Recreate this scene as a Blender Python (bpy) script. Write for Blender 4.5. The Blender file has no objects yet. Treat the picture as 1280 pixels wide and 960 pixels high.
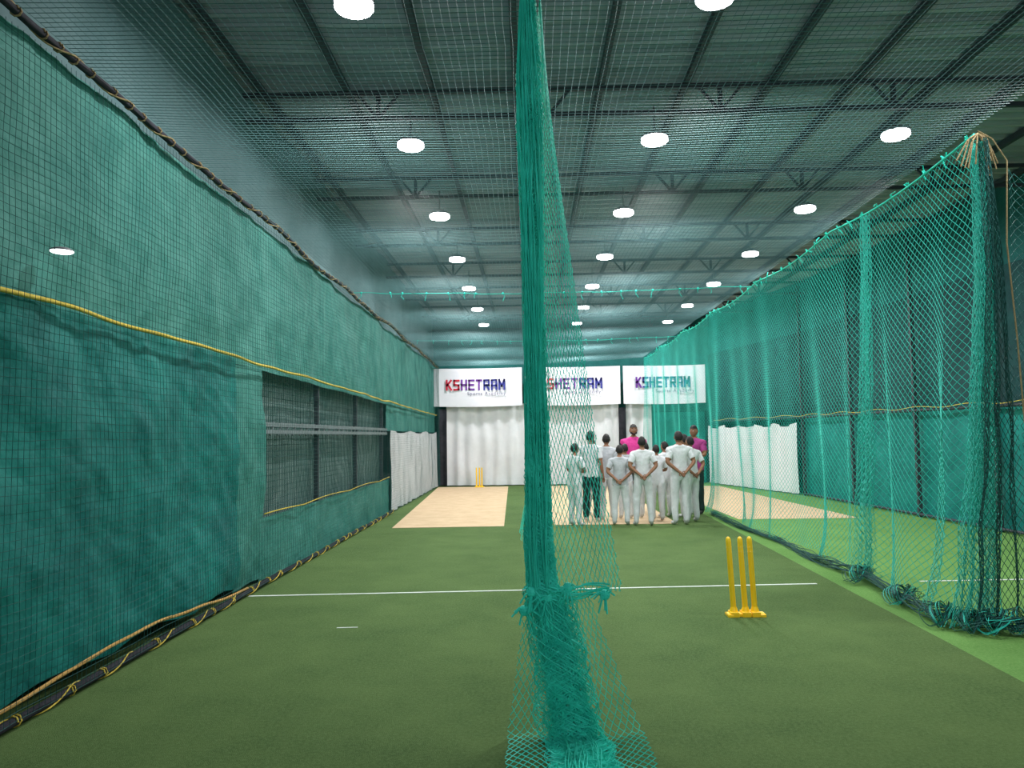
import bpy, bmesh, math, random
import numpy as np
from mathutils import Vector, Matrix, noise
random.seed(7); np.random.seed(7)
scene=bpy.context.scene
try: scene.view_settings.view_transform='Standard'
except Exception: pass
COL=scene.collection

# ------------------------------------------------------------------ materials
def mat(name,c,rough=.7,c2=None,scale=5.0,bump=0.0,bscale=60.0,metal=0.0,stretch=(1,1,1),emit=None,estr=0,spec=.3,lo=.35,hi=.65,trans=0):
    m=bpy.data.materials.new(name); m.use_nodes=True
    nt=m.node_tree; b=nt.nodes['Principled BSDF']
    b.inputs['Base Color'].default_value=(*c,1); b.inputs['Roughness'].default_value=rough
    b.inputs['Metallic'].default_value=metal
    b.inputs['Specular IOR Level'].default_value=spec
    tc=nt.nodes.new('ShaderNodeTexCoord'); mp=nt.nodes.new('ShaderNodeMapping')
    mp.inputs['Scale'].default_value=stretch
    nt.links.new(tc.outputs['Object'],mp.inputs['Vector'])
    if c2 is not None:
        n=nt.nodes.new('ShaderNodeTexNoise'); n.inputs['Scale'].default_value=scale; n.inputs['Detail'].default_value=8
        n.inputs['Roughness'].default_value=.7
        r=nt.nodes.new('ShaderNodeValToRGB')
        r.color_ramp.elements[0].position=lo; r.color_ramp.elements[1].position=hi
        r.color_ramp.elements[0].color=(*c,1); r.color_ramp.elements[1].color=(*c2,1)
        nt.links.new(mp.outputs['Vector'],n.inputs['Vector']); nt.links.new(n.outputs['Fac'],r.inputs['Fac'])
        nt.links.new(r.outputs['Color'],b.inputs['Base Color'])
    if bump>0:
        n2=nt.nodes.new('ShaderNodeTexNoise'); n2.inputs['Scale'].default_value=bscale; n2.inputs['Detail'].default_value=4
        bp=nt.nodes.new('ShaderNodeBump'); bp.inputs['Strength'].default_value=bump; bp.inputs['Distance'].default_value=.02
        nt.links.new(mp.outputs['Vector'],n2.inputs['Vector']); nt.links.new(n2.outputs['Fac'],bp.inputs['Height'])
        nt.links.new(bp.outputs['Normal'],b.inputs['Normal'])
    if emit:
        b.inputs['Emission Color'].default_value=(*emit,1); b.inputs['Emission Strength'].default_value=estr
    return m

M={}
def turf(name,c,c2,c3):
    m=mat(name,c,.95,c2,1.1,.7,220); nt=m.node_tree; b=nt.nodes['Principled BSDF']
    src=b.inputs['Base Color'].links[0].from_socket
    tc=[n for n in nt.nodes if n.type=='TEX_COORD'][0]
    n=nt.nodes.new('ShaderNodeTexNoise'); n.inputs['Scale'].default_value=45; n.inputs['Detail'].default_value=8; n.inputs['Roughness'].default_value=.8
    nt.links.new(tc.outputs['Object'],n.inputs['Vector'])
    r=nt.nodes.new('ShaderNodeValToRGB'); r.color_ramp.elements[0].position=.42; r.color_ramp.elements[1].position=.70
    nt.links.new(n.outputs['Fac'],r.inputs['Fac'])
    mx=nt.nodes.new('ShaderNodeMixRGB'); mx.inputs[2].default_value=(*c3,1)
    nt.links.new(r.outputs['Color'],mx.inputs[0]); nt.links.new(src,mx.inputs[1]); nt.links.new(mx.outputs[0],b.inputs['Base Color'])
    return m
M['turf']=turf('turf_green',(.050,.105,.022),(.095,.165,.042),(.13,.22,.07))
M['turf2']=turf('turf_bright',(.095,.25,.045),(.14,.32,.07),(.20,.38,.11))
M['mat']=mat('coir_matting',(.56,.41,.25),.95,(.66,.50,.32),3.0,.4,150)
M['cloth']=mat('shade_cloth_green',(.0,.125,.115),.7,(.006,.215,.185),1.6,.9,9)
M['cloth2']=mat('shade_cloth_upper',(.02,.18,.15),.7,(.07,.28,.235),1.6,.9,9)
M['clothd']=mat('shade_cloth_dark',(.006,.035,.038),.85,(.01,.065,.065),2.0,.4,20)
M['clothm']=mat('shade_cloth_mid',(.006,.085,.08),.8,(.015,.13,.12),2.0,.5,14)
M['dark']=mat('dark_panel',(.05,.08,.08),.8,(.09,.13,.125),1.5,0,stretch=(1,3,.6))
M['upper']=mat('upper_wall_sheet',(.075,.15,.155),.8,(.11,.19,.195),1.5,.2,20)
M['roof']=mat('roof_sheet',(.22,.225,.26),.6,(.38,.385,.43),1.0,.1,30,stretch=(.35,3.5,1))
M['steel']=mat('painted_steel',(.025,.032,.04),.6,(.04,.05,.06),5)
M['rail']=mat('grey_rail',(.16,.19,.20),.5,(.22,.26,.27),8)
M['white']=mat('white_sheet',(.66,.67,.70),.85,(.74,.75,.78),2,.25,8)
M['vinyl']=mat('banner_vinyl',(.78,.77,.84),.5,(.82,.81,.87),2,.1,5)
M['black']=mat('black_cloth',(.012,.013,.018),.85,(.03,.03,.04),5,.2,20)
M['turq']=mat('net_turquoise',(.02,.58,.44),.6,(.05,.76,.60),8)
M['turqd']=mat('net_turquoise_weathered',(.02,.40,.32),.6,(.03,.52,.42),6)
M['netd']=mat('net_dark_green',(.005,.06,.055),.7,(.01,.09,.08),8)
M['netc']=mat('net_ceiling',(.05,.12,.125),.7,(.07,.16,.165),8)
M['yellow']=mat('yellow_plastic',(1.0,.60,.01),.35,(1.0,.66,.015),4,spec=.5)
M['rope']=mat('yellow_rope',(.60,.44,.06),.8,(.75,.58,.10),20,.4,150)
M['ropeo']=mat('orange_rope',(.55,.30,.08),.8,(.65,.40,.13),20,.4,150)
M['brown']=mat('brown_rope',(.22,.16,.08),.9,(.36,.28,.14),25,.4,150)
M['line']=mat('white_line_paint',(.68,.72,.68),.9,(.50,.60,.50),12)
M['lamp']=mat('lamp_lens',(1,1,1),.5,emit=(.97,.98,1),estr=16)
M['spotglow']=mat('light_spot_glow',(1,1,1),.5,emit=(.95,1,1),estr=3)  # glow standing in for the blurred light behind the left cloth
M['lampbody']=mat('lamp_housing',(.15,.16,.17),.5,(.2,.2,.22),8)
M['wshirt']=mat('white_cotton',(.60,.62,.64),.9,(.72,.74,.76),9,.5,25)
M['gshirt']=mat('grey_cotton',(.40,.42,.45),.9,(.52,.54,.57),9,.5,25)
M['pink']=mat('pink_jersey',(.55,.03,.22),.8,(.68,.06,.30),9,.4,25)
M['mag']=mat('magenta_jersey',(.26,.03,.15),.8,(.36,.05,.22),9,.4,25)
M['dpants']=mat('dark_trousers',(.008,.03,.028),.85,(.015,.045,.04),9,.4,25)
M['skin']=mat('skin_brown',(.25,.12,.07),.6,(.30,.15,.09),15)
M['hair']=mat('black_hair',(.008,.007,.007),.55,(.02,.017,.015),60,.5,200)
M['shoe']=mat('white_shoe',(.6,.6,.6),.6,(.5,.5,.5),10)
M['sole']=mat('dark_shoe',(.03,.03,.03),.6,(.05,.05,.05),10)
M['eyew']=mat('eye_white',(.7,.7,.7),.3)
M['lips']=mat('lips',(.25,.08,.06),.5)
M['tred']=mat('letter_red',(.55,.02,.05),.5); M['tpur']=mat('letter_purple',(.16,.04,.30),.5)
M['tblu']=mat('letter_blue',(.04,.045,.28),.5); M['tgry']=mat('letter_grey',(.16,.16,.25),.5)
M['tteal']=mat('letter_teal',(.02,.16,.30),.5)

# ------------------------------------------------------------------ mesh helpers
def mkobj(name,verts,faces,mats,smooth=False,fm=None,parent=None):
    me=bpy.data.meshes.new(name)
    me.from_pydata([tuple(map(float,v)) for v in verts],[],[tuple(map(int,f)) for f in faces])
    for m in (mats if isinstance(mats,(list,tuple)) else [mats]): me.materials.append(m)
    if fm is not None: me.polygons.foreach_set('material_index',fm)
    if smooth: me.polygons.foreach_set('use_smooth',[True]*len(me.polygons))
    me.update()
    o=bpy.data.objects.new(name,me); COL.objects.link(o)
    if parent: o.parent=parent
    return o

class Geo:
    def __init__(s): s.v=[];s.f=[];s.m=[]
    def add(s,v,f,mi=0):
        b=len(s.v); s.v+=[tuple(p) for p in v]; s.f+=[tuple(i+b for i in q) for q in f]; s.m+=[mi]*len(f)
    def box(s,c,d,mi=0,rot=None):
        v=[]
        for sx in(-.5,.5):
            for sy in(-.5,.5):
                for sz in(-.5,.5):
                    p=Vector((sx*d[0],sy*d[1],sz*d[2]))
                    if rot: p=rot@p
                    v.append(Vector(c)+p)
        s.add(v,[(0,1,3,2),(4,6,7,5),(0,4,5,1),(2,3,7,6),(0,2,6,4),(1,5,7,3)],mi)
    def beam(s,a,b,w,h,mi=0):
        a=Vector(a);b=Vector(b); d=b-a; q=d.to_track_quat('Y','Z').to_matrix()
        s.box((a+b)/2,(w,d.length,h),mi,q)
    def tube(s,pts,r,n=6,mi=0,caps=True):
        P=np.array(pts,float); k=len(P)
        if k<2: return
        T=np.gradient(P,axis=0); T/= (np.linalg.norm(T,axis=1,keepdims=True)+1e-9)
        mean=np.abs(T.mean(axis=0)); ref=np.zeros(3); ref[int(np.argmin(mean))]=1
        A=np.cross(T,ref); A/=(np.linalg.norm(A,axis=1,keepdims=True)+1e-9)
        B=np.cross(T,A)
        R=np.full(k,r) if np.isscalar(r) else np.array(r,float)
        ang=np.arange(n)*2*math.pi/n
        V=P[:,None,:]+R[:,None,None]*(A[:,None,:]*np.cos(ang)[None,:,None]+B[:,None,:]*np.sin(ang)[None,:,None])
        b=len(s.v); s.v+=V.reshape(-1,3).tolist()
        f=[]
        for i in range(k-1):
            for j in range(n):
                j2=(j+1)%n
                f.append((b+i*n+j,b+i*n+j2,b+(i+1)*n+j2,b+(i+1)*n+j))
        if caps and n>3:
            f.append(tuple(b+j for j in range(n))[::-1]); f.append(tuple(b+(k-1)*n+j for j in range(n)))
        s.f+=f; s.m+=[mi]*len(f)
    def lathe(s,c,prof,n=24,mi=0):
        v=[];f=[]
        for (r,z) in prof:
            for j in range(n):
                a=2*math.pi*j/n; v.append((c[0]+r*math.cos(a),c[1]+r*math.sin(a),c[2]+z))
        for i in range(len(prof)-1):
            for j in range(n):
                f.append((i*n+j,i*n+(j+1)%n,(i+1)*n+(j+1)%n,(i+1)*n+j))
        s.add(v,f,mi)
    def sphere(s,c,r,mi=0,nu=10,nv=7,fn=None):
        v=[];f=[]
        for i in range(nv+1):
            th=math.pi*i/nv
            for j in range(nu):
                a=2*math.pi*j/nu
                d=Vector((math.sin(th)*math.cos(a),math.sin(th)*math.sin(a),math.cos(th)))
                v.append(Vector(c)+Vector((d.x*r[0],d.y*r[1],d.z*r[2])))
        for i in range(nv):
            for j in range(nu):
                f.append((i*nu+j,(i+1)*nu+j,(i+1)*nu+(j+1)%nu,i*nu+(j+1)%nu))
        s.add(v,f,mi)
    def obj(s,name,mats,smooth=False,parent=None):
        return mkobj(name,s.v,s.f,mats,smooth,s.m,parent)

def cloth(name,P,nu,nv,m,parent=None,thick=0):
    v=[P(i/nu,j/nv) for j in range(nv+1) for i in range(nu+1)]
    f=[(j*(nu+1)+i,j*(nu+1)+i+1,(j+1)*(nu+1)+i+1,(j+1)*(nu+1)+i) for j in range(nv) for i in range(nu)]
    return mkobj(name,v,f,m,True,None,parent)

def nz(x,y,z=0,s=1): return noise.noise(Vector((x*s,y*s,z*s)))

def diamond(g,S,L,H,cell,r,step,n=3,u0=0,mi=0):
    for sg in (1,-1):
        lo,hi=(-H,L) if sg==1 else (0,L+H)
        c=lo+cell*.5
        while c<hi:
            if sg==1: v0=max(0,-c); v1=min(H,L-c)
            else: v0=max(0,c-L); v1=min(H,c)
            if v1-v0>.03:
                k=max(2,int((v1-v0)/step)+1)
                pts=[S(c+sg*v,v) for v in np.linspace(v0,v1,k)]
                g.tube(pts,r,n,mi,False)
            c+=cell
def square(g,S,L,H,cell,r,step,n=3,mi=0):
    for c in np.arange(0,L+1e-6,cell):
        g.tube([S(c,v) for v in np.linspace(0,H,max(2,int(H/step)+1))],r,n,mi,False)
    for c in np.arange(0,H+1e-6,cell):
        g.tube([S(u,c) for u in np.linspace(0,L,max(2,int(L/step)+1))],r,n,mi,False)

# ------------------------------------------------------------------ floor
WX=-3.1
g=Geo()
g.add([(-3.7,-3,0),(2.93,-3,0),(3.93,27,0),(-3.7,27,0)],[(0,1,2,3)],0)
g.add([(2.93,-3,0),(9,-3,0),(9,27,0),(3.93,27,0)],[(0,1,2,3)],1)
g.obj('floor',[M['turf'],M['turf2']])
def flat(name,pts,z,m,t=.006):
    g=Geo(); n=len(pts)
    v=[(p[0],p[1],z) for p in pts]+[(p[0],p[1],z+t) for p in pts]
    f=[tuple(range(n))[::-1],tuple(range(n,2*n))]+[(i,(i+1)%n,n+(i+1)%n,n+i) for i in range(n)]
    g.add(v,f); return g.obj(name,m)
flat('pitch_mat',[(-2.52,14.1),(-.48,14.2),(-.70,25.3),(-3.0,25.3)],.001,M['mat'])
flat('pitch_mat',[(.45,14.3),(2.7,14.3),(2.8,25.3),(.3,25.3)],.001,M['mat'])
flat('pitch_mat',[(3.98,14.9),(6.25,14.9),(5.9,24.2),(3.98,24.8)],.001,M['mat'])
flat('crease_line',[(-2.98,8.15),(3.1,8.52),(3.1,8.56),(-2.98,8.19)],.001,M['line'],.004)
flat('crease_line',[(4.25,8.6),(6.6,8.7),(6.6,8.74),(4.25,8.64)],.001,M['line'],.004)
flat('crease_line',[(-1.70,6.78),(-1.52,6.79),(-1.52,6.81),(-1.70,6.80)],.001,M['line'],.003)

# ------------------------------------------------------------------ roof
ys=np.arange(-3,26.6,.06)
v=[];f=[]
for i,y in enumerate(ys):
    z=5.70+.022*(1 if i%4<2 else -1)
    v+= [(-3.8,y,z),(9.0,y,z)]
for i in range(len(ys)-1): f.append((2*i,2*i+1,2*i+3,2*i+2))
mkobj('ceiling',v,f,M['roof'])
for k in range(8):
    y=5.7+k*2.9-.1
    if k>6: y=25.9
    g=Geo()
    g.beam((-3.65,y,5.28),(8.0,y,5.28),.05,.05)
    g.beam((-3.65,y,5.58),(8.0,y,5.58),.05,.05)
    xs=np.arange(-3.6,8.1,1.94)
    for i,x in enumerate(xs):
        g.beam((x,y,5.28),(x,y,5.58),.045,.045)
        g.beam((x,y,5.28),(x+.25,y,5.58),.03,.03); g.beam((x,y,5.28),(x-.25 if i else x,y,5.58),.03,.03)
    g.obj('roof_truss',M['steel'])
g=Geo()
for x in np.arange(-3.0,8.0,.97):
    g.beam((x,-3,5.63),(x,26.2,5.63),.07,.08)
g.obj('roof_purlins',M['steel'])

# ------------------------------------------------------------------ lamps
for cx in (-1.38,1.57,4.45):
    for n in range(7):
        y=6.05+3.03*n; z=5.20
        g=Geo()
        g.lathe((cx,y,z),[(.0,.085),(.07,.085),(.09,.06),(.15,.045),(.168,.03),(.168,.012),(.158,.008)],24,0)
        g.lathe((cx,y,z),[(.158,.010),(.162,-.03),(.150,-.045),(.0,-.05)],16,1)
        g.tube([(cx,y,z+.08),(cx,y,5.61)],.012,6,0)
        o=g.obj('high_bay_lamp',[M['lampbody'],M['lamp']],True)
        L=bpy.data.lights.new('bulb','AREA'); L.shape='DISK'; L.size=.29; L.energy=104; L.color=(1,.98,.99)
        lo=bpy.data.objects.new('bulb',L); lo.location=(cx,y,z-.06); COL.objects.link(lo); lo.parent=o

# ------------------------------------------------------------------ left wall
g=Geo(); g.add([(-3.7,-3,0),(-3.7,26.5,0),(-3.7,26.5,5.75),(-3.7,-3,5.75)],[(0,1,2,3)]); g.obj('wall_left',M['dark'])
def wr(y,z,a=1):
    return a*(.05*nz(y*.5,z*.7,3)+.022*nz(y*1.8,z*1.4,9)+.012*nz(y*5,z*4,5)+.008*abs(nz(y*3+z*5,z*2,1)))
def lp(y0,y1,z0,z1,off=0,a=1,sc=0,z1b=None,z0b=None):
    def P(u,v):
        y=y0+(y1-y0)*u
        a1=z1 if z1b is None else z1+(z1b-z1)*u
        a0=z0 if z0b is None else z0+(z0b-z0)*u
        z=a0+(a1-a0)*v
        sag=sc*math.sin(u*math.pi*max(1,round((y1-y0)/1.3)))**2*(1-v)
        return (WX+off+wr(y,z,a),y,z+sag)
    return P
def zr(y): return 2.59-.009*y
def zp(y): return 4.28-.0105*y
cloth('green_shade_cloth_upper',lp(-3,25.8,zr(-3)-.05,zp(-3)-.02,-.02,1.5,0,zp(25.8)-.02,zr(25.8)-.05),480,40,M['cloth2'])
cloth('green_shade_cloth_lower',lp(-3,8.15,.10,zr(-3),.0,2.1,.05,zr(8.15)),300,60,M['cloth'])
cloth('green_shade_cloth_strip',lp(8.1,8.95,.05,2.46,-.02,1.6),30,50,M['cloth2'])
cloth('green_shade_cloth_skirt',lp(8.9,17.1,.02,.74,-.02,1.2,-.05),150,14,M['cloth2'])
cloth('green_shade_cloth_far',lp(16.9,25.7,1.8,2.42,-.04,1),120,14,M['cloth2'])
cloth('upper_wall_sheet',lp(-3,26.2,zp(-3)-.03,5.66,-.12,2.2,0,5.66,zp(26)-.03),200,14,M['upper'])
g=Geo()
for y in (8.95,11.6,14.2,16.7): g.beam((-3.22,y,0),(-3.22,y,2.6),.07,.07)
for y in (-1,2.2,5.5,20,23.2): g.beam((-3.35,y,0),(-3.35,y,4.0),.09,.09)
g.obj('wall_posts',M['steel'])
g=Geo(); g.beam((-3.15,8.9,1.74),(-3.15,17,1.74),.03,.05); g.beam((-3.15,8.9,1.83),(-3.15,17,1.83),.03,.05)
for y in np.arange(9,17,.3): g.beam((-3.15,y,1.70),(-3.15,y+.15,1.86),.02,.02)
g.obj('grey_side_rail',M['rail'])
M['win']=mat('grey_green_mesh_backing',(.12,.20,.185),.8,(.20,.29,.27),1.2,.3,30)
cloth('grey_mesh_backing',lambda u,v:(-3.32+.03*nz(u*9,v*3),8.9+8.1*u,.5+2.1*v),80,20,M['win'])
g=Geo(); square(g,lambda u,v:(-3.24+.02*nz(u,v),8.9+u,.6+v),8.1,1.9,.075,.004,.8); g.obj('window_mesh',M['netd'])
def wrapped_pole(name,x,zf,y0,y1,r,mp,mrp,pitch=.45,wob=.02,rr0=.008):
    g=Geo()
    yy=np.arange(y0,y1,.3)
    c=lambda y:(x+wob*nz(y*.7,1),y,zf(y)+wob*1.5*nz(y*.5,7))
    g.tube([c(y) for y in yy],r,8,0)
    rr=r*1.2
    g.tube([(c(y)[0]+rr*math.cos(y*9),y,c(y)[2]+rr*math.sin(y*9)) for y in np.arange(y0,y1,.06)],rr0,4,1,False)
    y=y0
    while y<y1-.2:
        g.tube([(c(y)[0]+rr*math.cos(a*.9),y+a*.004,c(y)[2]+rr*math.sin(a*.9)) for a in range(12)],rr0,4,1,False)
        y+=pitch*random.uniform(.6,1.4)
    return g.obj(name,[mp,mrp],True)
wrapped_pole('top_support_pole',-3.03,zp,-3,25.8,.025,M['black'],M['brown'],.25,.05)
wrapped_pole('ground_pole',-3.0,lambda y:.042,-3,17,.028,M['black'],M['rope'],.6,.01,.006)
def rope(name,f,y0,y1,r,m,st=.1):
    g=Geo(); g.tube([f(y) for y in np.arange(y0,y1,st)],r,6,0); return g.obj(name,m,True)
rope('yellow_rope',lambda y:(-3.03+.02*nz(y,2),y,zr(y)+.03*nz(y*1.1,4)-.012*abs(math.sin(y*.9))),-3,25.3,.016,M['rope'])
rope('orange_rope',lambda y:(-3.00,y,.22+.035*nz(y*1.4,4)+.05*math.sin(y*1.3)-.012*y),-3,8.3,.013,M['ropeo'])
rope('yellow_rope',lambda y:(-3.07,y,.76+.03*abs(math.sin(y*1.2))),8.9,17,.008,M['rope'])
g=Geo()
square(g,lambda u,v:(-2.96+.03*nz(u*.6,v*.8)+.015*nz(u*2,v*2,3),1.5+u+.012*nz(u*2,v*3,8),.05+v+.015*nz(u*2.1,v*2,5)),24,4.05,.052,.0017,.25)
g.obj('wall_net',M['netd'])
def wl(u,v):
    y=17.0+8.6*u; z=.03+(1.80)*v - .08*abs(math.sin(u*3*math.pi))*v
    return (-3.06+.045*math.sin(y*9+math.sin(y*3))*(1-.4*v)+.03*nz(y*2,z),y,z)
cloth('white_sheet',wl,220,20,M['white'])
g=Geo(); g.lathe((-2.95,4.75,2.86),[(0,.02),(.05,.02),(.07,.008),(.07,0)],16,0); g.lathe((-2.95,4.75,2.86),[(.07,0),(.06,-.008),(0,-.012)],16,1)  # made-up disc fixture, added to imitate blurred light showing through the cloth
g.obj('wall_light_spot',[M['lampbody'],M['spotglow']],True)

# ------------------------------------------------------------------ back wall
BY=25.9
g=Geo(); g.add([(-3.8,26.4,0),(9,26.4,0),(9,26.4,5.75),(-3.8,26.4,5.75)],[(0,1,2,3)]); g.obj('wall_back',M['clothd'])
cloth('green_back_cloth',lambda u,v:(-3.3+9.5*u,BY+.05+.04*nz(u*14,v*5)+.02*math.sin(u*70),2.4+3.25*v),200,30,M['clothm'])
cloth('green_back_cloth_lower',lambda u,v:(3.2+2.7*u,BY+.0+.04*nz(u*9,v*5),0.02+2.36*v),60,20,M['cloth'])
def sheet(name,x0,x1,z0,z1,y,amp=.05,fr=14,m=None):
    def P(u,v):
        x=x0+(x1-x0)*u
        return (x,y+amp*math.sin(x*fr+1.5*nz(x*3,v*1.5))*(1-.5*v)+.05*nz(x*2,v*3),z0+(z1-z0)*v-.04*abs(math.sin(x*4))*v)
    return cloth(name,P,int(60*(x1-x0)),20,m or M['white'])
sheet('white_sheet',-2.75,-.1,.03,2.75,BY-.2)
sheet('white_sheet',.05,3.0,.03,2.75,BY-.2)
sheet('white_sheet',3.25,4.1,.03,2.7,BY-.2)
sheet('black_curtain',-3.02,-2.72,.05,2.6,BY-.38,.03,26,M['black'])
sheet('black_curtain',2.98,3.22,1.2,2.55,BY-.38,.03,26,M['black'])
# heavy extended block letters, built as stroke meshes on the banner
GL={'K':[((0,0),(0,1)),((.05,.48),(.95,1)),((.25,.55),(1,0))],
 'S':[((1,1),(0,1)),((0,1),(0,.52)),((0,.52),(1,.48)),((1,.48),(1,0)),((1,0),(0,0))],
 'H':[((0,0),(0,1)),((1,0),(1,1)),((0,.5),(1,.5))],
 'E':[((0,0),(0,1)),((0,1),(1,1)),((0,.5),(.9,.5)),((0,0),(1,0))],
 'T':[((0,1),(1,1)),((.5,0),(.5,1))],
 'R':[((0,0),(0,1)),((0,1),(1,1)),((1,1),(1,.45)),((1,.45),(0,.45)),((.5,.45),(1,0))],
 'A':[((0,0),(0,1)),((0,1),(1,1)),((1,1),(1,0)),((0,.4),(1,.4))],
 'M':[((0,0),(0,1)),((0,1),(.5,.35)),((.5,.35),(1,1)),((1,0),(1,1))]}
def banner(x0,x1,cols,z0=2.66,z1=3.92):
    b=cloth('academy_banner',lambda u,v:(x0+(x1-x0)*u,BY-.46+.02*math.sin(u*9+v*2),z0+(z1-z0)*v+.03*math.sin(u*math.pi)*(-1 if v<.5 else -.6)),40,10,M['vinyl'])
    W=x1-x0; xx=x0+W*.15; adv=W*.67/8
    for i,ch in enumerate('KSHETRAM'):
        g=Geo(); w=adv*(.60 if ch!='M' else .66); h=.30; t=.062
        for (a,c) in GL[ch]:
            ax,az=xx+adv*i+a[0]*w+t/2,3.21+a[1]*h; bx,bz=xx+adv*i+c[0]*w+t/2,3.21+c[1]*h
            d=Vector((bx-ax,0,bz-az)); l=d.length; d/=l
            q=d*(t*.5)
            g.beam(Vector((ax,BY-.495,az))-q,Vector((bx,BY-.495,bz))+q,.008 if abs(d.z)>.99 else t,t if abs(d.z)>.99 else .008) if False else None
            n=Vector((-d.z,0,d.x))*(t*.5)
            A=Vector((ax,BY-.495,az))-q; B=Vector((bx,BY-.495,bz))+q; o=Vector((0,.006,0))
            vs=[A-n,B-n,B+n,A+n]; vs=vs+[p+o for p in vs]
            g.add(vs,[(0,1,2,3),(7,6,5,4),(0,4,5,1),(1,5,6,2),(2,6,7,3),(3,7,4,0)])
        g.obj('letter_%d'%i,M[cols[i]],False,b)
    cu=bpy.data.curves.new('tagline','FONT'); cu.body='Sports Academy'; cu.size=.16; cu.extrude=.003; cu.space_character=1.2
    t=bpy.data.objects.new('tagline',cu); COL.objects.link(t); t.location=(xx+W*.24,BY-.50,3.02); t.rotation_euler=(math.radians(90),0,0)
    cu.materials.append(M['tgry']); t.parent=b
cc=['tred','tred','tpur','tpur','tpur','tblu','tblu','tblu']
banner(-3.18,-.2,cc); banner(-.1,3.05,cc); banner(3.15,5.85,['tpur','tblu','tblu','tteal','tteal','tteal','tteal','tteal'])

# ------------------------------------------------------------------ right wall
poly=[(6.0,26.0),(7.25,20.3),(7.7,12.0),(7.9,-3)]
g=Geo()
for a,b in zip(poly[:-1],poly[1:]):
    g.add([(a[0]+.35,a[1],0),(b[0]+.35,b[1],0),(b[0]+.35,b[1],5.75),(a[0]+.35,a[1],5.75)],[(0,1,2,3)])
g.obj('wall_right',M['clothd'])
lens=[math.dist(a,b) for a,b in zip(poly[:-1],poly[1:])]; TL=sum(lens)
def along(s):
    for (a,b,l) in zip(poly[:-1],poly[1:],lens):
        if s<=l: return (a[0]+(b[0]-a[0])*s/l,a[1]+(b[1]-a[1])*s/l)
        s-=l
    return poly[-1]
def rp(s0,s1,z0,z1,off=0,a=1):
    def P(u,v):
        x,y=along(s0+(s1-s0)*u); z=z0+(z1-z0)*v
        return (x-off+wr(y,z,a),y,z)
    return P
cloth('green_shade_cloth_right',rp(5.8,TL-.05,.02,2.0,.0,1.2),260,24,M['cloth'])
cloth('dark_mesh_sheet',rp(.1,TL-.05,2.0,4.3,-.05,1.2),260,24,M['clothd'])
cloth('upper_wall_sheet_right',rp(0,TL-.05,4.3,5.66,-.1,1.2),160,10,M['clothm'])
def wrs(u,v):
    x,y=along(.4+5.2*u); z=.03+1.87*v-.10*abs(math.sin(u*5*math.pi))*v
    return (x-.14+.05*math.sin(u*70+2*nz(u*8,v)),y,z)
cloth('white_sheet',wrs,160,20,M['white'])
g=Geo()
for s in (5.9,8.6,11.2,13.5,16):
    x,y=along(s); g.beam((x-.10,y,0),(x-.10,y,5.5),.07,.07)
g.obj('wall_posts',M['steel'])
g=Geo(); g.tube([(along(s)[0]-.12,along(s)[1],2.03) for s in np.arange(.6,TL,.5)],.028,8,0)
g.tube([(along(s)[0]-.12,along(s)[1],.05) for s in np.arange(5.9,TL,.5)],.028,8,0)
g.obj('side_rail',M['steel'],True)
g=Geo(); g.tube([(along(s)[0]-.17,along(s)[1],2.08+.02*math.sin(s*4)) for s in np.arange(.9,TL,.1)],.006,5,0); g.obj('yellow_rope',M['rope'])

# ------------------------------------------------------------------ ceiling net
g=Geo()
def CN(u,v):
    x=-2.98+u; y=1.8+v
    zl=zp(y)+.0; zrr=4.20; t=u/6.8
    sag=.06*math.sin(math.pi*t)
    return (x+.012*nz(u*2,v*2),y+.012*nz(u*2,v*2,5),zl+(zrr-zl)*t-sag+.02*nz(u,v*.8,2))
square(g,CN,6.8,23.8,.052,.0024,.3)
g.obj('ceiling_net',M['netc'])
g=Geo()
for yy in (12.9,19.5):
    g.tube([(-2.95+t,yy+.03*math.sin(t*3),4.12-.06*math.sin(math.pi*t/6.9)+.02*nz(t*2,yy)) for t in np.linspace(0,6.75,60)],.006,5,0)
    for t in np.arange(.2,6.7,.33):
        x=-2.95+t+random.uniform(-.1,.1); z=4.12-.06*math.sin(math.pi*t/6.9)
        g.sphere((x,yy,z),(.02,.02,.025),0,6,4)
        g.tube([(x,yy,z),(x+random.uniform(-.03,.03),yy,z-.05),(x+random.uniform(-.05,.05),yy,z-random.uniform(.06,.14))],.005,4,0)
g.obj('net_seam_rope',M['turqd'])

# ------------------------------------------------------------------ central divider net
g=Geo()
def DN(u,v):
    y=4.5+u; k=v/4.12
    bul=math.exp(-((u-9)/3.2)**2)*max(0,k-.55)*1.1
    x=.07+.016*u+.04*math.sin(u*2.1)*(.3+k)+.03*math.sin(u*5.3+k*2)*k - bul*.7
    z=4.14-v-.05*abs(math.sin(u*1.4))*(1-k)
    return (x,y,max(.02,z))
diamond(g,DN,20.5,4.12,.085,.0019,.16)
g.tube([DN(u,0) for u in np.arange(0,20.5,.2)],.008,6,0)
def CX(v): return .030+.02*min(1,max(0,v-.8)/3)+.05*max(0,v-3.55)
def gather(seed,w,per,W,r,cell=.055):
    def GC(u,v):
        zt=4.6-v
        ww=w*(1+.16*math.sin(v*2+seed)+.12*nz(v*3,seed))+.018*max(0,(v-3.0))
        ph=u*2*math.pi/per+seed
        x=CX(v)+ww*math.sin(ph+.5*math.sin(v*1.7+seed))+.020*nz(u*5,v*3,seed)
        y=4.32+.05*math.cos(ph*.5)+.02*nz(u*3,v*3,4+seed)
        if v<.9:
            q=v/.9; x=.04+(x-.04)*(.3+.7*q)
        return (x,y,zt)
    diamond(g,GC,W,3.85,cell,r,.035)
gather(0,.062,.33,3.6,.0026,.065)
gather(2.2,.050,.26,2.0,.0026,.06)
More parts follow.
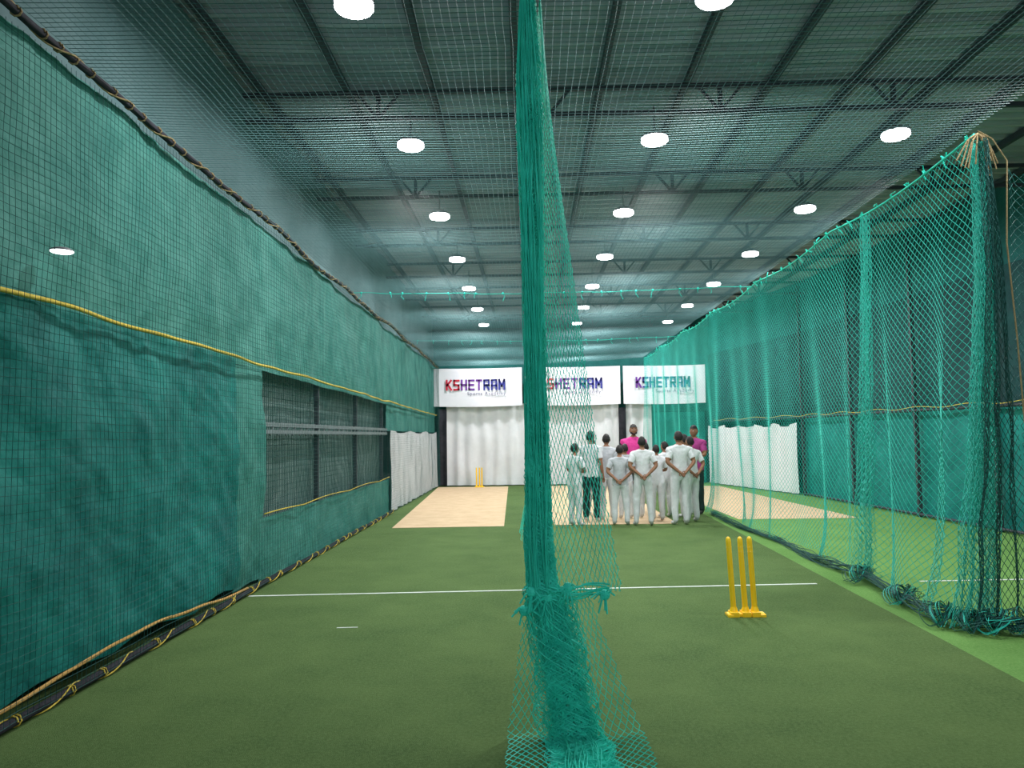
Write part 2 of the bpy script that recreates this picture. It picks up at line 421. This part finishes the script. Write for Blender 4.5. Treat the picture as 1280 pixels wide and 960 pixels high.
for _ in range(38):
    a=random.uniform(-.06,.06); s=random.uniform(0,9); s2=random.uniform(2,5)
    g.tube([(CX(v)+a*(.3+.7*min(1,v/.9))+.014*math.sin(v*s2+s),4.26+.02*math.sin(v*2+s),4.6-v) for v in np.linspace(0,3.85,60)],.0028,4,0,False)
def FL(u,v):
    k=v/3.4; wd=.05+.40*k**1.25
    uu=u/1.2
    return (.07+wd*uu,4.42+.10*math.sin(uu*7)+.05*math.sin(v*3),4.18-v+.02*math.sin(u*9))
diamond(g,FL,1.2,3.4,.075,.0024,.06)
for j in range(7):
    a0=random.uniform(0,6)
    g.tube([(-.04+.46*t+.01*math.sin(20*t+a0),4.27+.03*math.sin(9*t+a0),.83+.02*math.sin(7*t+a0)+.010*j-.05-.02*t) for t in np.linspace(0,1,16)],.005,5,0)
for kx,kz in ((.0,.80),(.09,.77),(.2,.82),(.40,.78),(-.04,.70)):
    for _ in range(9):
        a=random.uniform(0,6.28); l=random.uniform(.04,.10)
        g.tube([(kx,4.26,kz),(kx+.5*l*math.cos(a),4.24,kz+.5*l*math.sin(a)+.01),(kx+l*math.cos(a),4.23,kz+l*math.sin(a)-.02)],.005,4,0)
    g.sphere((kx,4.26,kz),(.03,.025,.03),0,8,6)
def floorpath(v):
    if v<.78: return (4.30-.05*v,.8-v)
    return (4.26-(v-.78),.018)
def skirt(seed,W,w0,per,cell=.065,jit=.03,r=.0027):
    def SK(u,v):
        y,z=floorpath(v); ph=u*2*math.pi/per+seed
        c=.09+.15*min(v,.9)/.9+.04*max(0,v-.8); w=w0+.05*min(v,.8)
        hz=.03*abs(nz(u*3,v*3,seed)) if v>.7 else 0
        return (c+w*math.sin(ph+nz(v*2,seed))+jit*nz(u*6,v*5,seed),y+.05*math.cos(ph*.5)+.02*nz(u*5,v*4,2),z+hz)
    diamond(g,SK,W,1.9,cell,r,.03)
skirt(0,2.6,.06,.40,.06,.06); skirt(1.7,2.4,.085,.37,.07,.07); skirt(4,1.6,.13,.5,.08,.06)
for _ in range(34):
    a=random.uniform(-.08,.08); s=random.uniform(0,9); s2=random.uniform(4,9)
    P=[]
    for v in np.linspace(0,1.8,50):
        y,z=floorpath(v); P.append((.09+.15*min(v,.9)/.9+a*(.7+.5*min(v,.8))+.022*math.sin(v*s2+s),y-.03+.015*math.sin(v*7+s),z+.02+.015*math.sin(v*9+s)))
    g.tube(P,.0028,4,0,False)
def SL(u,v):
    y,z=floorpath(v); t=u/1.1; k=min(1,v/.8)
    x0=-.03-.11*k; x1=.30+.31*k
    return (x0+(x1-x0)*t+.012*nz(u*6,v*6),y+.05+.05*math.sin(t*8),z+.006)
diamond(g,SL,1.1,1.9,.065,.0025,.05)
g.obj('divider_net',M['turq'])

# ------------------------------------------------------------------ right lane net
g=Geo()
NX=3.85
def RN(u,v):
    y=6.5+u; k=v/4.2
    f1=math.exp(-((u-2.3)/.5)**2); f2=math.exp(-((u-.3)/.7)**2)
    x=NX+.07*math.sin(u*3.3)*k+.12*math.sin(u*11)*f1*k+.12*math.sin(u*9)*f2*k+.05*math.sin(u*6.1+k*3)*k
    x+= -.42*math.exp(-(u/1.1)**2)*k**2.2 + .10*math.sin(u*1.9)*k*k
    top=4.15-.08*abs(math.sin(u*1.0))
    z=top-v*(top-.02)/4.15
    if z<.05: z=.03+.04*abs(nz(u*3,v*3))
    x+= -.14*math.exp(-z/.3)*(.6+.6*math.sin(u*2.1))
    return (x,y,z)
diamond(g,RN,19.0,4.15,.08,.0027,.13)
g.tube([(NX,6.5+u,4.16-.08*abs(math.sin(u*1.0))+.01) for u in np.arange(0,19,.15)],.011,6,3)
for u in np.arange(.1,18,.35):
    z=4.16-.08*abs(math.sin(u*1.0))
    for _ in range(2):
        g.tube([(NX,6.5+u,z),(NX-.02,6.5+u+random.uniform(-.05,.05),z+.04),(NX+random.uniform(-.04,.04),6.5+u+random.uniform(-.08,.08),z+random.uniform(-.08,.09))],.006,4,3,False)
def fold(u0,w,ex,xoff,per,x2=0,r=.0026,mi=0,amp=.07):
    def F(u,v):
        k=v/4.1; ph=u*2*math.pi/per
        return (NX+xoff*k**1.5+x2*(u/ex)*(.12+.88*k)+amp*math.sin(ph+k*1.5)*(.2+k)+.03*nz(u*3,v*2),6.5+u0+w*(u/ex)*(.3+.7*k)+.05*math.cos(ph),max(.03,4.12-.04*abs(math.sin(u*3))-v*4.09/4.1))
    diamond(g,F,ex,4.1,.085,r,.08,3,0,mi)
fold(2.1,.40,1.4,-.14,.45)
fold(0.0,.30,2.6,-.40,.5,.55)
fold(-.05,.1,1.1,-.34,.4,.35)
fold(-.1,.2,1.8,-.30,.6,.60,.0026,2)
def bundle(pts,n,rad,mi=2):
    for j in range(n):
        a=random.uniform(0,6.28); rr=rad*math.sqrt(random.random()); s=random.uniform(0,10)
        P=[]
        for i in range(len(pts)-1):
            for t in np.linspace(0,1,8,endpoint=False):
                p=np.array(pts[i])*(1-t)+np.array(pts[i+1])*t; q=(i+t)
                P.append((p[0]+rr*math.cos(a+q*1.3)+.03*math.sin(q*4+s),p[1]+.02*math.sin(q*5+s),max(.01,p[2]+rr*math.sin(a+q*1.3)+.02*math.sin(q*6+s))))
        g.tube(P,.0042,4,mi,False)
bundle([(3.72,16,.03),(3.62,13.5,.04),(3.74,11.5,.04),(3.60,10,.05),(3.66,8.7,.09),(3.52,7.6,.08),(3.45,6.8,.10),(3.8,6.35,.10),(4.3,6.2,.09),(5.0,6.2,.06)],20,.05)
for c in ((3.5,6.7),(3.8,6.45),(3.62,8.6),(4.1,6.3),(3.55,7.5),(3.65,6.5),(4.4,6.2),(4.6,6.2),(4.0,6.45)):
    for _ in range(20):
        s=random.uniform(0,9); R=random.uniform(.05,.22)
        g.tube([(c[0]+R*math.cos(a+s),c[1]+R*math.sin(a*1.3+s),.02+.2*abs(math.sin(a*.8+s))*(1-R*2)) for a in np.linspace(0,5,18)],.0032,3,random.choice((2,2,0)),False)
g.tube([(NX,6.45,4.18),(NX+.1,6.42,4.10),(NX+.2,6.4,3.9),(NX+.16,6.4,3.2),(NX+.2,6.4,2.4),(NX+.22,6.4,1.7)],.007,5,1)
for _ in range(10):
    s=random.uniform(-.25,.25)
    g.tube([(NX,6.45,4.16),(NX+s*.5,6.43,4.06+random.uniform(0,.06)),(NX+s,6.42,3.88+random.uniform(-.1,.05))],.007,5,1)
g.obj('lane_side_net',[M['turqd'],M['brown'],M['netd'],M['turq']])
g=Geo()
def R2(u,v):
    k=v/4
    return (4.25+u*.75,6.7+.12*math.sin(u*7)*(.4+k)+.05*math.sin(u*15+v),3.95-.25*math.sin(u*1.1)-v*.97)
diamond(g,R2,3.2,4.0,.085,.0026,.10)
g.obj('cross_lane_net',M['netd'])

# ------------------------------------------------------------------ stumps
def stumps(x,y,s=1,lean=.0,z0=0):
    g=Geo()
    for i,dx in enumerate((-.105,.0,.085)):
        g.box((x+dx*s,y,z0+.022*s),(.075*s,.12*s,.044*s),0)
    g.box((x,y,z0+.015*s),(.335*s,.085*s,.030*s),0)
    g.box((x-.145*s,y,z0+.012*s),(.05*s,.13*s,.024*s),0); g.box((x+.145*s,y,z0+.012*s),(.05*s,.13*s,.024*s),0)
    for i,dx in enumerate((-.105,.0,.085)):
        g.lathe((x+dx*s,y,z0),[(.04*s,.04*s),(.034*s,.06*s),(.026*s,.085*s)],16,0)
        b=Vector((x+dx*s,y,z0+.04*s)); t=Vector((x+dx*s-lean,y,z0+.71*s))
        g.tube([b.lerp(t,k) for k in (0,.02,.94,.965,.98,1)],[.026*s,.025*s,.024*s,.022*s,.019*s,.008*s],16,0)
        for k in (.80,.86): g.tube([b.lerp(t,k-.004),b.lerp(t,k+.004)],.0255*s,16,0)
    o=g.obj('cricket_stumps',M['yellow']); bv=o.modifiers.new('b','BEVEL'); bv.width=.004; bv.limit_method='ANGLE'
stumps(1.93,7.1,1,.03)
stumps(-1.62,25.0,.9,0,.007)

# ------------------------------------------------------------------ people
def person(name,px,py,h,face,pose,shirt='wshirt',pants='wshirt',shoe='shoe',wide=1.0,sleeve=.72,stance=.10,beard=False,z0=0):
    A={'behind':((.27,-.07,1.15),(.075,-.155,.98)),
       'front':((.25,.05,1.14),(.10,.20,1.12)),
       'down':((.215,-.02,1.12),(.235,.03,.88)),
       'hips':((.37,-.07,1.17),(.20,.03,1.03))}
    J=[(0,0,.94,.125),(0,0,1.10,.118),(0,0,1.27,.135),(0,0,1.37,.105),(0,0,1.445,.055),(0,.012,1.54,.05)]
    E=[(0,1,'t'),(1,2,'t'),(2,3,'t'),(3,4,'t'),(4,5,'n')]
    poses=pose if isinstance(pose,tuple) else (pose,pose)
    hands=[]
    for sx,ps in ((1,poses[0]),(-1,poses[1])):
        el,wr_=A[ps]
        b=len(J)
        J.append((sx*.165,-.005,1.375,.062)); E.append((3,b,'t'))
        J.append((sx*el[0],el[1],el[2],.044)); E.append((b,b+1,'u'))
        J.append((sx*wr_[0],wr_[1],wr_[2],.027)); E.append((b+1,b+2,'f'))
        d=(Vector((sx*wr_[0],wr_[1],wr_[2]))-Vector((sx*el[0],el[1],el[2]))).normalized()
        w=Vector((sx*wr_[0],wr_[1],wr_[2])); p=w+d*.075
        J.append((*p,.030)); E.append((b+2,b+3,'h'))
        hands.append((w,d,p,sx))
        c=len(J)
        J.append((sx*.085,0,.86,.098)); E.append((0,c,'l'))
        J.append((sx*stance*1.02,.012,.48,.070)); E.append((c,c+1,'l'))
        J.append((sx*stance*1.12,-.01,.10,.055)); E.append((c+1,c+2,'l'))
        J.append((sx*stance*1.12,-.015,.045,.040)); E.append((c+2,c+3,'s'))
        J.append((sx*stance*1.35,.13,.036,.034)); E.append((c+3,c+4,'s'))
    me=bpy.data.meshes.new('sk'); me.from_pydata([j[:3] for j in J],[(a,b) for a,b,_ in E],[])
    o=bpy.data.objects.new('sk',me); COL.objects.link(o)
    md=o.modifiers.new('s','SKIN'); md.use_smooth_shade=True
    for i,j in enumerate(J):
        me.skin_vertices[0].data[i].radius=(j[3],j[3]); me.skin_vertices[0].data[i].use_root=(i==0)
    ss=o.modifiers.new('ss','SUBSURF'); ss.levels=2; ss.render_levels=2
    dg=bpy.context.evaluated_depsgraph_get(); ev=o.evaluated_get(dg); m2=bpy.data.meshes.new_from_object(ev)
    V=np.array([v.co[:] for v in m2.vertices]); N=np.array([v.normal[:] for v in m2.vertices])
    F=[tuple(p.vertices) for p in m2.polygons]
    bpy.data.objects.remove(o)
    JJ=np.array([j[:3] for j in J]); RR=np.array([j[3] for j in J])
    def cls(P):
        D=[];T=[]
        for a,b,l in E:
            A0=JJ[a];d=JJ[b]-A0; t=np.clip(((P-A0)@d)/(d@d),0,1)
            D.append(np.linalg.norm(P-(A0+t[:,None]*d),axis=1)-(RR[a]*(1-t)+RR[b]*t)*(1.02 if l=='t' else .8)); T.append(t)
        D=np.array(D);T=np.array(T); k=D.argmin(0)
        return [E[i][2] for i in k],T[k,np.arange(len(P))]
    C=np.array([V[list(f)].mean(0) for f in F]); lab,tt=cls(C)
    fm=[]
    for i in range(len(F)):
        l=lab[i]; z=C[i][2]
        if l in 'tl': m=0 if z>1.455 else (1 if z>.85 else 2)
        elif l=='u': m=1 if tt[i]<sleeve else 0
        elif l in 'fhn': m=0
        else: m=3
        fm.append(m)
    infl=np.zeros(len(V))
    for f,m in zip(F,fm):
        if m==1: infl[list(f)]=np.maximum(infl[list(f)],.016)
        elif m==2: infl[list(f)]=np.maximum(infl[list(f)],.006)
    vl,_=cls(V)
    V=V+N*infl[:,None]
    for i,l in enumerate(vl):
        if l=='t' and V[i][2]<1.42: V[i][1]*=.78; V[i][0]*=1.06*wide
        if V[i][2]<1.42 and infl[i]>.004: V[i]+=N[i]*.012*nz(V[i][0]*9+px,V[i][1]*9,V[i][2]*6)
    V[:,2]=np.maximum(V[:,2],.004)
    g=Geo(); g.v=[tuple(v) for v in V]; g.f=list(F); g.m=list(fm)
    hc=Vector((0,.02,1.595))
    nu,nv=18,14
    def headpt(d,s=1.0):
        x=d.x*.074*s;y=d.y*.094*s;z=d.z*.112*s
        if d.z<0: x*=1-.28*(-d.z); y=y*(1-.12*(-d.z))+ (.012*-d.z)
        if d.y>0.3 and s==1: y*=.96
        return hc+Vector((x,y,z))
    for layer in (0,1):
        v=[];fs=[];dirs=[]
        for i in range(nv+1):
            th=math.pi*i/nv
            for j in range(nu):
                a=2*math.pi*j/nu; d=Vector((math.sin(th)*math.cos(a),math.sin(th)*math.sin(a),math.cos(th)))
                dirs.append(d); p=headpt(d,1.0 if layer==0 else 1.10)
                if layer==1: p+=Vector((0,-.004,.004))+d*.010*nz(d.x*5,d.y*5,d.z*5+px*3)
                v.append(p)
        for i in range(nv):
            for j in range(nu):
                q=(i*nu+j,(i+1)*nu+j,(i+1)*nu+(j+1)%nu,i*nu+(j+1)%nu)
                d=sum((dirs[k] for k in q),Vector())/4
                if layer==0 or (d.z>.50 or (d.y<.12 and d.z>-.12) or (d.y<-.35 and d.z>-.52)): fs.append(q)
        g.add(v,fs,0 if layer==0 else 4)
    g.add([hc+Vector(p) for p in ((0,.088,.03),(-.016,.088,-.022),(.016,.088,-.022),(0,.118,-.018))],[(0,1,3),(0,3,2),(1,2,3)],0)
    for sx in (-1,1):
        g.sphere(hc+Vector((sx*.076,0,0)),(.010,.020,.030),0,8,6)
        g.sphere(hc+Vector((sx*.030,.079,.012)),(.013,.010,.008),5,8,6)
        g.sphere(hc+Vector((sx*.030,.087,.012)),(.006,.004,.006),4,8,6)
        g.tube([hc+Vector((sx*.014,.090,.032)),hc+Vector((sx*.03,.088,.037)),hc+Vector((sx*.048,.078,.032))],.004,5,4)
    g.tube([hc+Vector((-.024,.082,-.052)),hc+Vector((0,.089,-.054)),hc+Vector((.024,.082,-.052))],.005,5,6)
    if beard:
        for k in range(9):
            a=math.radians(-75+150*k/8)
            g.sphere(hc+Vector((.058*math.sin(a),.02+.058*math.cos(a),-.075+.03*abs(math.sin(a)))),(.016,.016,.022),4,7,5)
    for w,d,p,sx in hands:
        side=d.cross(Vector((0,1,0)))
        if side.length<.1: side=d.cross(Vector((1,0,0)))
        side.normalize(); nrm=side.cross(d).normalized()
        for k,(off,ln) in enumerate(((-.024,.070),(-.008,.080),(.008,.075),(.023,.058))):
            a=p+side*off-d*.01
            g.tube([a,a+d*ln*.45,a+d*ln*.8+nrm*.010*-sx,a+d*ln+nrm*.026*-sx],[.0095,.0085,.0075,.005],6,0)
        a=w+d*.03+side*-.022
        g.tube([a,a+side*-.022+d*.02,a+side*-.028+d*.05],[.011,.0095,.006],6,0)
    s=h/1.72
    R=Matrix.Translation((px,py,z0))@Matrix.Rotation(math.radians(face),4,'Z')@Matrix.Diagonal((s*(1 if h<1.6 else .98),s,s,1))
    g.v=[tuple(R@Vector(v)) for v in g.v]
    g.obj(name,[M['skin'],M[shirt],M[pants],M[shoe],M['hair'],M['eyew'],M['lips']],True)

person('cricket_player',.83,14.2,1.50,-50,'front')
person('cricket_player',1.17,14.75,1.72,-25,'down','wshirt','dpants','shoe',z0=.007)
person('cricket_player',1.50,15.0,1.66,-10,'down','gshirt','wshirt',z0=.007)
person('cricket_player',1.66,14.2,1.46,-10,'behind','gshirt','wshirt',stance=.12)
person('cricket_player',2.06,14.1,1.61,0,'behind','wshirt','wshirt',stance=.13)
person('cricket_coach',2.22,16.4,1.86,180,'down','pink','dpants','sole',1.08,beard=True,z0=.007)
person('cricket_player',2.42,14.75,1.44,10,'front','wshirt','wshirt',z0=.007)
person('cricket_player',2.74,14.15,1.70,10,'behind','wshirt','wshirt',wide=1.08)
person('cricket_player',3.04,14.6,1.60,25,'behind','wshirt','wshirt')
person('cricket_coach',3.42,16.0,1.82,140,'front','mag','dpants','sole',1.05)
person('cricket_player',1.88,15.2,1.46,0,'down','gshirt','wshirt',z0=.007)
person('cricket_player',3.10,15.4,1.64,40,'down','wshirt','wshirt')
person('cricket_player',2.72,15.5,1.50,30,'down','wshirt','wshirt')
person('cricket_player',2.30,15.3,1.48,0,'down','wshirt','wshirt',z0=.007)
person('cricket_player',1.28,15.9,1.56,-40,'front','wshirt','wshirt',z0=.007)

# ------------------------------------------------------------------ world & camera
w=bpy.data.worlds.new('world'); scene.world=w; w.use_nodes=True
bg=w.node_tree.nodes['Background']; bg.inputs[0].default_value=(.84,.88,.94,1); bg.inputs[1].default_value=1.3
cam=bpy.data.cameras.new('camera'); cam.lens=27; cam.sensor_width=36; cam.clip_end=100
co=bpy.data.objects.new('camera',cam); COL.objects.link(co)
Rm=Matrix.Rotation(math.radians(1.2),4,'Z')@Matrix.Rotation(math.radians(90+3.87),4,'X')@Matrix.Rotation(math.radians(-.8),4,'Z')
co.matrix_world=Matrix.Translation((0,0,1.65))@Rm
scene.camera=co
